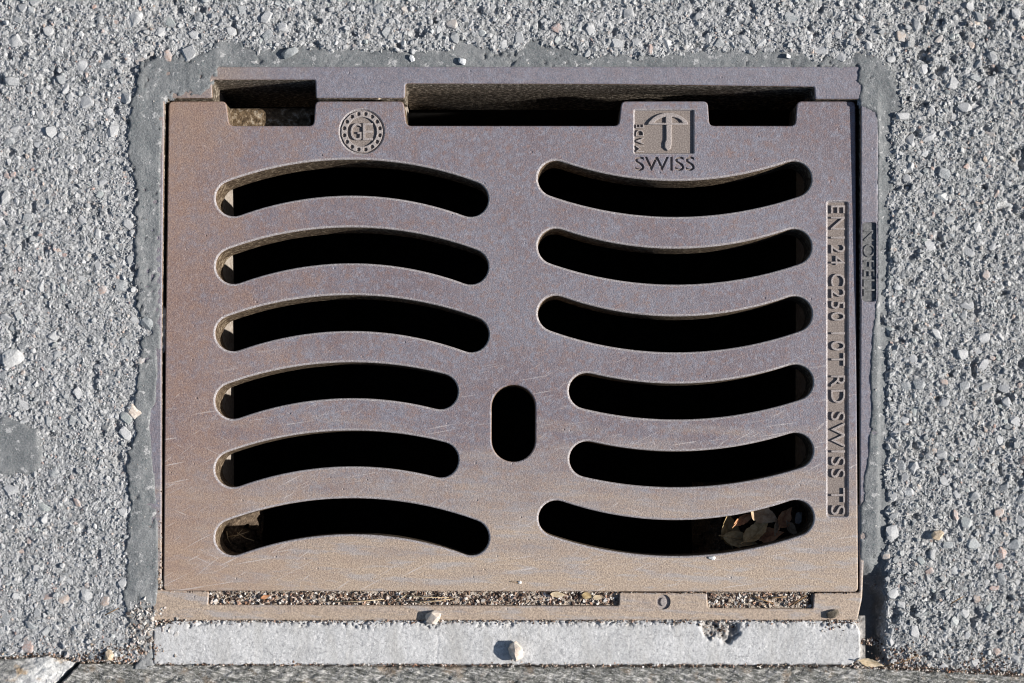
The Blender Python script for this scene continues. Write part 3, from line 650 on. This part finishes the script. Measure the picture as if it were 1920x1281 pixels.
# the 300 largest: separate stones of the asphalt
BIGM = []
for k in range(14):
    v, f = rock_template(22 + 5 * (k % 4), 300 + k, 0.62, 0.75); v[:, 2] = np.where(v[:, 2] > 0.36, 0.36 + 0.35 * (v[:, 2] - 0.36), v[:, 2]); BIGM.append(mesh_np('stone', v, f)); BIGM[-1].materials.append(STONE_O)
for (u, v, r) in parts:
    x, y = P(u, v); z = float(asph_z(np.array([u]), np.array([v]))[0])
    o = bpy.data.objects.new('stone', random.choice(BIGM)); COL.objects.link(o); o.parent = asphalt
    o.location = (float(x), float(y), z * MM - 0.16 * r * PX); s = r * PX
    o.rotation_euler = (random.gauss(0, 0.16), random.gauss(0, 0.16), random.random() * 6.28); o.scale = (s * 1.08, s * 1.08, s * 0.95)
def cluster(name, pts, templates, cap, sink, tilt, parent):
    a = np.array(pts); x, y = P(a[:, 0], a[:, 1]); z = asph_z(a[:, 0], a[:, 1]) * MM; r = a[:, 2] * PX
    z = z - sink * r + rng.normal(0, 0.25, len(r)) * r
    o = scatter(name, x, y, z, r, rng, templates, cap, tilt=tilt, parent=parent, shade=1 - sstep((a[:, :1] - 1600) / 120) * np.array([[0.02, 0.02, 0.03]])); o['kind'] = 'stuff'; return o
cluster('aggregate', rest, MED, 0.5, 0.15, 0.35, asphalt)
cluster('grit', fine, SMALL, None, -0.15, 0.6, asphalt)

# ------------------------------------------------------------ loose crumbs
CRUMB = [(0.0, (0.025, 0.018, 0.014)), (0.30, (0.07, 0.045, 0.035)), (0.45, (0.25, 0.16, 0.11)), (0.55, (0.42, 0.34, 0.26)), (0.70, (0.52, 0.49, 0.45)), (0.82, (0.40, 0.22, 0.14)), (0.90, (0.60, 0.57, 0.52)), (1.0, (0.7, 0.68, 0.65))]
PALECR = [(0.0, (0.12, 0.10, 0.09)), (0.25, (0.33, 0.29, 0.25)), (0.6, (0.50, 0.48, 0.45)), (0.85, (0.60, 0.58, 0.55)), (1.0, (0.45, 0.28, 0.2))]
def crumbs(name, u, v, z, r, stops, label=None):
    x, y = P(u, v); o = scatter(name, x, y, z, r * PX, rng, SMALL, None, stops, 0.6, CRUMBM); o['kind'] = 'stuff'; return o
def groove_fill(name, u0, u1, v0, v1, n, zoff, bed):
    zb = float(ftop_v(1125)) * MM + zoff
    # compacted bed
    def zf(U, V): return zb / MM + 1.6 * (NZ[3].f(U / 8, V / 8, 3) - 0.5) - 1.5 * sstep((U - u0) / (u1 - u0)) * (NZ[2].f(U / 60, V / 60, 2))
    me = sheet(name + '_bed', u0 - 4, u1 + 4, v0 - 4, v1 + 4, 2, zf); b = link('dirt', me, None, bed); b['kind'] = 'stuff'
    u = rng.uniform(u0, u1, n); v = rng.uniform(v0, v1, n); r = 1.3 + 4.2 * rng.random(n) ** 2.2
    z = zf(u, v) * MM + r * PX * 0.25; x, y = P(u, v)
    k = sstep((u - u0) / (u1 - u0) + rng.normal(0, .12, n)) ; o = scatter(name, x, y, z, r * PX, rng, SMALL, None, CRUMB, 0.6, CRUMBM); o['kind'] = 'stuff'
GRBED = simple('gritty_dirt', [(0.3, (0.10, 0.075, 0.06)), (0.5, (0.30, 0.25, 0.20)), (0.7, (0.50, 0.46, 0.42))], 700)
groove_fill('groove_grit', 392, 1158, 1112, 1135, 1900, -2.6 * MM, GRBED)
groove_fill('groove_grit', 1329, 1523, 1113, 1139, 520, -2.6 * MM, GRBED)
# crumbs in the joint under the grate's lower edge and along its left gap
n = 520; u = rng.uniform(310, 1605, n); v = np.interp(u, [310, 1605], [1109, 1112]) + rng.normal(0.5, 1.2, n); crumbs('joint_grit', u, v, np.full(n, -0.8 * MM) + rng.normal(0, .3 * MM, n), 0.9 + 1.5 * rng.random(n) ** 2, CRUMB)
n = 420; v = 1105 - 330 * rng.random(n) ** 1.5; u = 300 + rng.uniform(-3.5, 3.5, n) - (1105 - v) * 0.004; crumbs('gap_grit', u, v, np.full(n, 0.0) * MM - rng.random(n) * 2 * MM, 1.0 + 2.2 * rng.random(n) ** 2, CRUMB)
# grit along the kerb
n = 2600; u = rng.uniform(-60, 1990, n); v = kerb_line(u) - np.abs(rng.normal(0, 5, n)) + 3; keep = (u < 300) | (u > 1600) | (rng.random(n) < 0.55); u, v = u[keep], v[keep]
zz = np.where((u > 290) & (u < 1610), -1.6, asph_z(u, v)); zz = np.where(zz < -3.0, -3.0, zz); crumbs('kerb_grit', u, v, zz * MM + 0.3 * MM, 1.0 + 2.8 * rng.random(len(u)) ** 2.2, CRUMB)
for (cu_, cv_, sp, n) in ((270, 1218, 13, 240), (200, 1232, 30, 300), (255, 1193, 8, 90), (296, 1150, 12, 120), (1690, 1240, 30, 330), (1635, 1205, 10, 60), (1850, 1252, 40, 260), (1345, 1180, 16, 60), (1600, 1162, 8, 50), (1560, 1168, 20, 50)):
    u = rng.normal(cu_, sp, n); v = rng.normal(cv_, sp * 0.45, n); v = np.minimum(v, kerb_line(u) + 2)
    z = np.maximum(np.where(u < 285, asph_z(u, v), np.where(u < 1612, slab_z(u, v), np.maximum(mortar_z(u, v), asph_z(u, v)))), -8); crumbs('loose_grit', u, v, z * MM + 0.3 * MM, 1.0 + 3.0 * rng.random(n) ** 2, CRUMB)
for (cu_, cv_, sp, n) in ((268, 1195, 16, 150), (283, 1160, 14, 120), (300, 1172, 18, 90), (255, 1150, 10, 60)):
    u = rng.normal(cu_, sp, n); v = np.minimum(rng.normal(cv_, sp * 1.1, n), 1236); z = np.maximum(asph_z(u, v), np.where(u < 300, mortar_z(u, v), -1.5)); crumbs('pale_grit', u, v, z * MM + 0.3 * MM, 1.0 + 5.0 * rng.random(n) ** 3, PALECR)
n = 900; u = rng.uniform(300, 1610, n); v = 1163 + np.abs(rng.normal(0, 3.2, n)); crumbs('rim_grit', u, v, np.full(n, -0.2 * MM), 0.8 + 1.8 * rng.random(n) ** 2, CRUMB)
# pale specks scattered on the mortar and on the iron
n = 700; u = rng.uniform(240, 1670, n); v = rng.uniform(85, 1230, n); k = (film_sd(u, v) > 3) & (poly_sd(EDGEPOLY, u, v) < -3); u, v = u[k], v[k]; crumbs('mortar_specks', u, v, mortar_z(u, v) * MM, 0.9 + 2.2 * rng.random(len(u)) ** 3, PALECR)

# ------------------------------------------------------------ single stones lying about
def pebble(u, v, z, su, sv, sz, turn, mat, label, cat='pebble', seed=1, name='pebble', group=None, n=34, tilt=(0, 0)):
    vv, f = rock_template(n, seed, 1.0, 0.9); vv = vv / np.abs(vv).max(0)
    vv = vv * np.array([su, sv, sz]) * PX; me = mesh_np(name, vv, f); o = link(name, me, None, mat)
    o.location = W(u, v, z); o.rotation_euler = (tilt[0], tilt[1], turn); return tag(o, label, cat, group)
zt = lambda v: float(ftop_v(v)) * MM
pebble(968, 1221, -0.7 * MM + 9 * PX, 14, 19, 15, rad(10), PEB_PINK, 'pale pink upright pebble on the concrete strip beside the kerb', seed=3)
pebble(812, 1158, zt(1158) + 7 * PX, 17, 14, 12, rad(12), PEB_PINK, 'pale pink angular pebble astride the frame edge and the concrete strip', seed=8)
pebble(1563, 1152, zt(1152) + 4 * PX, 14, 8, 6, rad(14), PEB_BROWN, 'dark brown flat stone chip on the bottom bar of the frame', 'stone chip', seed=5, name='stone_chip')
pebble(867, 118, zt(118) + 3 * PX, 9, 6, 6, rad(-35), PEB_WHITE, 'white pebble on the mortar above the long top opening, right one', seed=11)
pebble(773, 112, zt(112) + 1.5 * PX, 5, 7, 5, rad(20), PEB_WHITE, 'white oval pebble sunk in the mortar above the top left end of the long opening', seed=12)
pebble(1475, 109, zt(109) + 3 * PX, 6, 6, 6, rad(20), PEB_WHITE, 'white cube shaped crumb on the mortar near the top right', seed=13, n=14)
pebble(545, 101, zt(101) + 1 * PX, 17, 10, 8, rad(35), PEB_GREY, 'large blue grey pebble embedded in the top mortar edge', seed=14)
pebble(1335, 1046, 1.2 * PX, 7, 4, 4, rad(-10), PEB_WHITE, 'small white crumb on the grate below the lower right slot', 'crumb', seed=15, name='crumb')
pebble(710, 185, zt(185) - 2 * MM, 4, 4, 4, 0, PEB_TAN, 'orange crumb caught in the top gap beside the gear emblem', 'crumb', seed=16, name='crumb')
pebble(277, 606, zt(606) + 0.6 * MM, 11, 14, 5, rad(60), PEB_GREY, 'dark slate chip stuck in the mortar left of the frame', 'stone chip', seed=17, name='stone_chip')
pebble(1757, 1003, 2.6 * MM, 13, 9, 8, rad(30), PEB_TAN, 'tan crumbly stone standing on the asphalt at lower right', seed=18)
pebble(205, 1229, 1.5 * MM, 12, 9, 8, rad(60), PEB_TAN, 'cream stone in the grit beside the bottom left kerb stone', seed=19)
pebble(975, 1092, 1.0 * PX, 3.5, 3, 3, 0, PEB_WHITE, 'tiny white crumb with a straw on the lower part of the grate', 'crumb', seed=20, name='crumb')
pebble(552, 43, 2.5 * MM, 15, 9, 7, rad(-15), PEB_TAN, 'reddish tan stone in the asphalt above the first top opening', seed=21)
pebble(252, 772, 1.0 * MM, 17, 13, 7, rad(-40), PEB_PINK, 'cream flat stone at the asphalt edge left of the fourth slot row', seed=22)
pebble(22, 672, 2.2 * MM, 24, 20, 7, rad(20), PEB_LIGHT, 'large pale grey rounded stone in the asphalt at the left edge', seed=23, n=44)
pebble(255, 37, 5.0 * MM, 18, 15, 8, rad(70), PEB_LIGHT, 'large pale grey stone in the asphalt near the top left corner', seed=24, n=44)
pebble(1828, 42, 2.8 * MM, 16, 9, 7, rad(20), PEB_PINK, 'cream stone in the asphalt near the top right corner', seed=25)

# ------------------------------------------------------------ leaves, straws, twigs
def leaf_mesh(L, Wd, curl, fold, seed, tip=0.7, ragged=0.0, n=14):
    """blade with a raised midrib, two skins 0.3 mm apart; L, Wd in metres, along x"""
    r = np.random.default_rng(seed); rows = []
    for i in range(n + 1):
        t = i / n; w = Wd * 0.5 * (math.sin(math.pi * t ** tip) ** 1.15 if 0 < t < 1 else 0.03) * (1 + ragged * r.normal())
        for k in (-1, -0.5, 0, 0.5, 1):
            y = k * w; z = fold * abs(k) * w + curl * L * (t - 0.4) ** 2 + 0.05 * Wd * math.sin(5 * t + 2 * k + seed); rows.append((L * (t - 0.5), y, z))
    m = len(rows); V = rows + [(x, y, z - 0.0003) for x, y, z in rows]; Fc = []
    for i in range(n):
        for k in range(4):
            a = i * 5 + k; f = (a, a + 5, a + 6, a + 1); Fc.append(f[::-1]); Fc.append(tuple(q + m for q in f))
        for k in (0, 4):
            a = i * 5 + k; Fc.append((a, a + 5, a + 5 + m, a + m))
    Fc.append((0, 4, 4 + m, m)); 
    me = bpy.data.meshes.new('blade'); me.from_pydata(V, [], Fc); me.update(); bm = bmesh.new(); bm.from_mesh(me); bmesh.ops.recalc_face_normals(bm, faces=bm.faces); bm.to_mesh(me); bm.free()
    me.polygons.foreach_set('use_smooth', [True] * len(me.polygons)); me.set_sharp_from_angle(angle=rad(60)); return me
def tube_mesh(pts, r0, r1, n=6):
    p = [Vector(q) for q in pts]; V = []; Fc = []
    for i, q in enumerate(p):
        d = (p[min(i + 1, len(p) - 1)] - p[max(i - 1, 0)]).normalized(); s = d.cross(Vector((0, 0, 1))); s = s.normalized() if s.length > 1e-4 else Vector((1, 0, 0)); t = s.cross(d); r = r0 + (r1 - r0) * i / (len(p) - 1)
        for k in range(n): a = 2 * math.pi * k / n; V.append(q + s * math.cos(a) * r + t * math.sin(a) * r)
    for i in range(len(p) - 1):
        for k in range(n): Fc.append((i * n + k, i * n + (k + 1) % n, (i + 1) * n + (k + 1) % n, (i + 1) * n + k))
    Fc.append(tuple(range(n))[::-1]); Fc.append(tuple(range((len(p) - 1) * n, len(p) * n)))
    me = bpy.data.meshes.new('stem'); me.from_pydata([tuple(v) for v in V], [], Fc); me.update(); me.polygons.foreach_set('use_smooth', [True] * len(me.polygons)); return me
def leaf(u, v, z, Lpx, Wpx, turn, mat, label, tilt=(0, 0), curl=0.25, fold=0.35, seed=1, cat='leaf', rib=True, group=None, ragged=0.08):
    e = thing('dry_leaf', W(u, v, z), label, cat, group); e.rotation_euler = (tilt[0], tilt[1], turn)
    me = leaf_mesh(Lpx * PX, Wpx * PX, curl, fold, seed, ragged=ragged); link('blade', me, e, mat)
    if rib:
        L = Lpx * PX; pts = [(L * (t - 0.5), 0, curl * L * (t - 0.4) ** 2 + 0.05 * Wpx * PX * math.sin(5 * t + seed) + 0.00025) for t in np.linspace(-0.12, 0.95, 9)]
        link('stem', tube_mesh(pts, 0.0005, 0.0002), e, mat)
    return e
def stick(name, pts, r, mat, label, cat, group=None):
    """pts: (u, v, z mm)"""
    w = [W(a, b, q * MM) for a, b, q in pts]; c0 = w[0].copy(); me = tube_mesh([q - c0 for q in w], r * MM, r * 0.6 * MM); o = link(name, me, None, mat); o.location = c0; return tag(o, label, cat, group)
# corner shelves of the shaft that catch the leaf litter
def shelf(name, u0, u1, v0, v1, z, seed):
    def zf(U, V):
        e = np.minimum(np.minimum(U - u0, u1 - U), np.minimum(V - v0, v1 - V)); return z + 9 * (NZ[seed].f(U / 26, V / 26, 3) - 0.5) + 4 * (NZ[seed].f(U / 6, V / 6, 2) - .5) - 60 * sstep((34 + 30 * (NZ[5].f(U / 14, V / 14, 3) - .5) - e) / 36)
    o = link(name, sheet(name, u0, u1, v0, v1, 4, zf), None, SOIL); o['kind'] = 'stuff'; return o
SOIL = simple('dark_leaf_mould', [(0.3, (0.03, 0.022, 0.016)), (0.5, (0.09, 0.065, 0.045)), (0.7, (0.22, 0.17, 0.12))], 400, 5, 0.95, 0.001)
shelf('leaf_mould', 1320, 1575, 905, 1085, -58, 3)
shelf('leaf_mould', 330, 462, 930, 1100, -60, 4)
LG = 'leaf litter under the lower right slot'
ZL = -36 * MM
for (u, v, dz, L_, W_, tr, mt, lab, tl, sd) in (
    (1374, 992, -6, 74, 38, 100, LEAF1, 'olive brown folded leaf, leftmost under the lower right slot', (0.3, -0.35), 2),
    (1428, 1000, 5, 70, 34, 40, LEAF1, 'tan leaf with a curled edge in the middle under the lower right slot', (-0.5, 0.2), 3),
    (1440, 966, 7, 62, 36, -20, LEAF4, 'tan torn leaf at the upper edge of the lower right slot', (0.2, 0.3), 4),
    (1478, 972, 7, 46, 30, 60, LEAF2, 'russet crumpled leaf near the right end of the lower right slot', (0.4, 0.3), 5),
    (1455, 1006, 2, 54, 30, 10, LEAF2, 'dark red brown leaf low in the litter of the lower right slot', (-0.2, -0.2), 6),
    (1396, 1014, 0, 70, 30, -12, LEAF1, 'brown leaf lying lowest along the lower edge of the lower right slot', (0.1, 0.1), 7),
    (1404, 972, 2, 52, 20, 30, LEAF2, 'narrow dark russet leaf under the upper edge of the lower right slot', (0.6, 0.1), 8),
    (1492, 994, 5, 40, 18, -50, LEAF4, 'small light brown leaf curl beside the white pebble in the lower right slot', (-0.4, 0.5), 9),
    (1462, 986, 9, 34, 15, 75, LEAF4, 'small upright tan leaf scrap in the middle of the leaf litter', (0.8, 0.2), 10)):
    leaf(u, v, ZL + dz * MM, L_, W_, rad(tr), mt, lab, tl, 0.5, 0.45, sd, group=LG, ragged=0.07)
pebble(1514, 973, -54 * MM, 7, 13, 8, rad(-10), PEB_WHITE, 'white pebble at the right end of the lower right slot', seed=31)
pebble(1440, 958, -50 * MM, 9, 6, 6, rad(20), PEB_WHITE, 'grey white stone behind the torn leaf under the lower right slot', seed=32)
stick('straw', [(1385, 992, -49), (1395, 997, -48), (1402, 1002, -50)], 0.35, STRAW, 'pale double straw among the leaves of the lower right slot', 'straw')
stick('straw', [(1470, 983, -48), (1490, 988, -46), (1506, 984, -47)], 0.3, STRAW, 'bent straw near the white pebble in the lower right slot', 'straw')
for i, (a, b, c2, d, lab) in enumerate(((412, 1010, 452, 1000, 'longest straw lying across the lower left slot end'), (418, 1016, 440, 996, 'short straw crossing the longest one in the lower left slot'), (430, 1002, 462, 1018, 'straw slanting down to the right in the lower left slot'), (410, 1000, 416, 1022, 'steep straw at the very end of the lower left slot'))):
    stick('straw', [(a, b, -50), ((a + c2) / 2, (b + d) / 2 + 2, -47), (c2, d, -51)], 0.4, STRAW, lab, 'straw')
# petals and straws in the bottom groove
leaf(1047, 1115, zt(1115) + 0.6 * MM, 30, 11, rad(-4), LEAF3, 'cream seed husk in the bottom groove, left of two', (0.1, 0), 0.15, 0.3, 11, 'seed husk', False)
leaf(1122, 1120, zt(1120) + 0.8 * MM, 20, 10, rad(5), LEAF3, 'cream seed husk at the right end of the bottom groove', (0.2, 0), 0.15, 0.3, 12, 'seed husk', False)
leaf(1102, 1117, zt(1117) + 0.3 * MM, 24, 12, rad(-6), LEAF1, 'brown seed husk between the two cream husks in the groove', (0.2, 0), 0.15, 0.3, 13, 'seed husk', False)
leaf(498, 1119, zt(1119) + 0.4 * MM, 20, 8, rad(15), LEAF2, 'orange husk near the left end of the bottom groove', (0.2, 0), 0.15, 0.3, 14, 'seed husk', False)
for (a, b, c2, d, lab) in ((626, 1128, 720, 1124, 'long pale straw left of centre in the bottom groove'), (752, 1116, 842, 1121, 'pale straw along the upper side of the bottom groove'), (770, 1129, 850, 1123, 'pale straw along the lower side of the bottom groove'), (742, 1127, 762, 1115, 'short steep straw joining the two groove straws')):
    stick('straw', [(a, b, -0.4), ((a + c2) / 2, (b + d) / 2 + 1.5, 0.5), (c2, d, -0.2)], 0.45, STRAW, lab, 'straw')
for (a, b, c2, d, lab) in ((1408, 1117, 1450, 1132, 'brown twig slanting down in the right hand bottom groove'), (1482, 1136, 1512, 1117, 'brown twig slanting up in the right hand bottom groove'), (1440, 1122, 1475, 1119, 'flat brown twig in the right hand bottom groove')):
    stick('twig', [(a, b, -0.3), ((a + c2) / 2, (b + d) / 2, 0.6), (c2, d, -0.2)], 0.6, TWIG, lab, 'twig')
stick('twig', [(198, 1153, 3.2), (210, 1147, 3.6), (224, 1140, 3.4)], 0.45, TWIG, 'thin twig on the asphalt at lower left beside the mortar', 'twig')
stick('twig', [(1650, 1252, 0.5), (1685, 1243, 2.0), (1722, 1229, 2.6)], 0.4, TWIG, 'long thin twig on the grit right of the concrete strip', 'twig')
stick('twig', [(1781, 1132, 3.2), (1792, 1125, 3.8), (1805, 1118, 3.4)], 0.5, TWIG, 'reddish twig on the asphalt at lower right', 'twig')
stick('straw', [(957, 1091, 0.4), (966, 1091.5, 0.6), (974, 1092.5, 0.5)], 0.3, TWIG, 'tiny dark straw on the lower part of the grate', 'straw')
leaf(1634, 1243, 1.2 * MM, 48, 15, rad(-12), LEAF3, 'cream dry leaf at the right end of the concrete strip', (0.2, 0), 0.1, 0.3, 15)
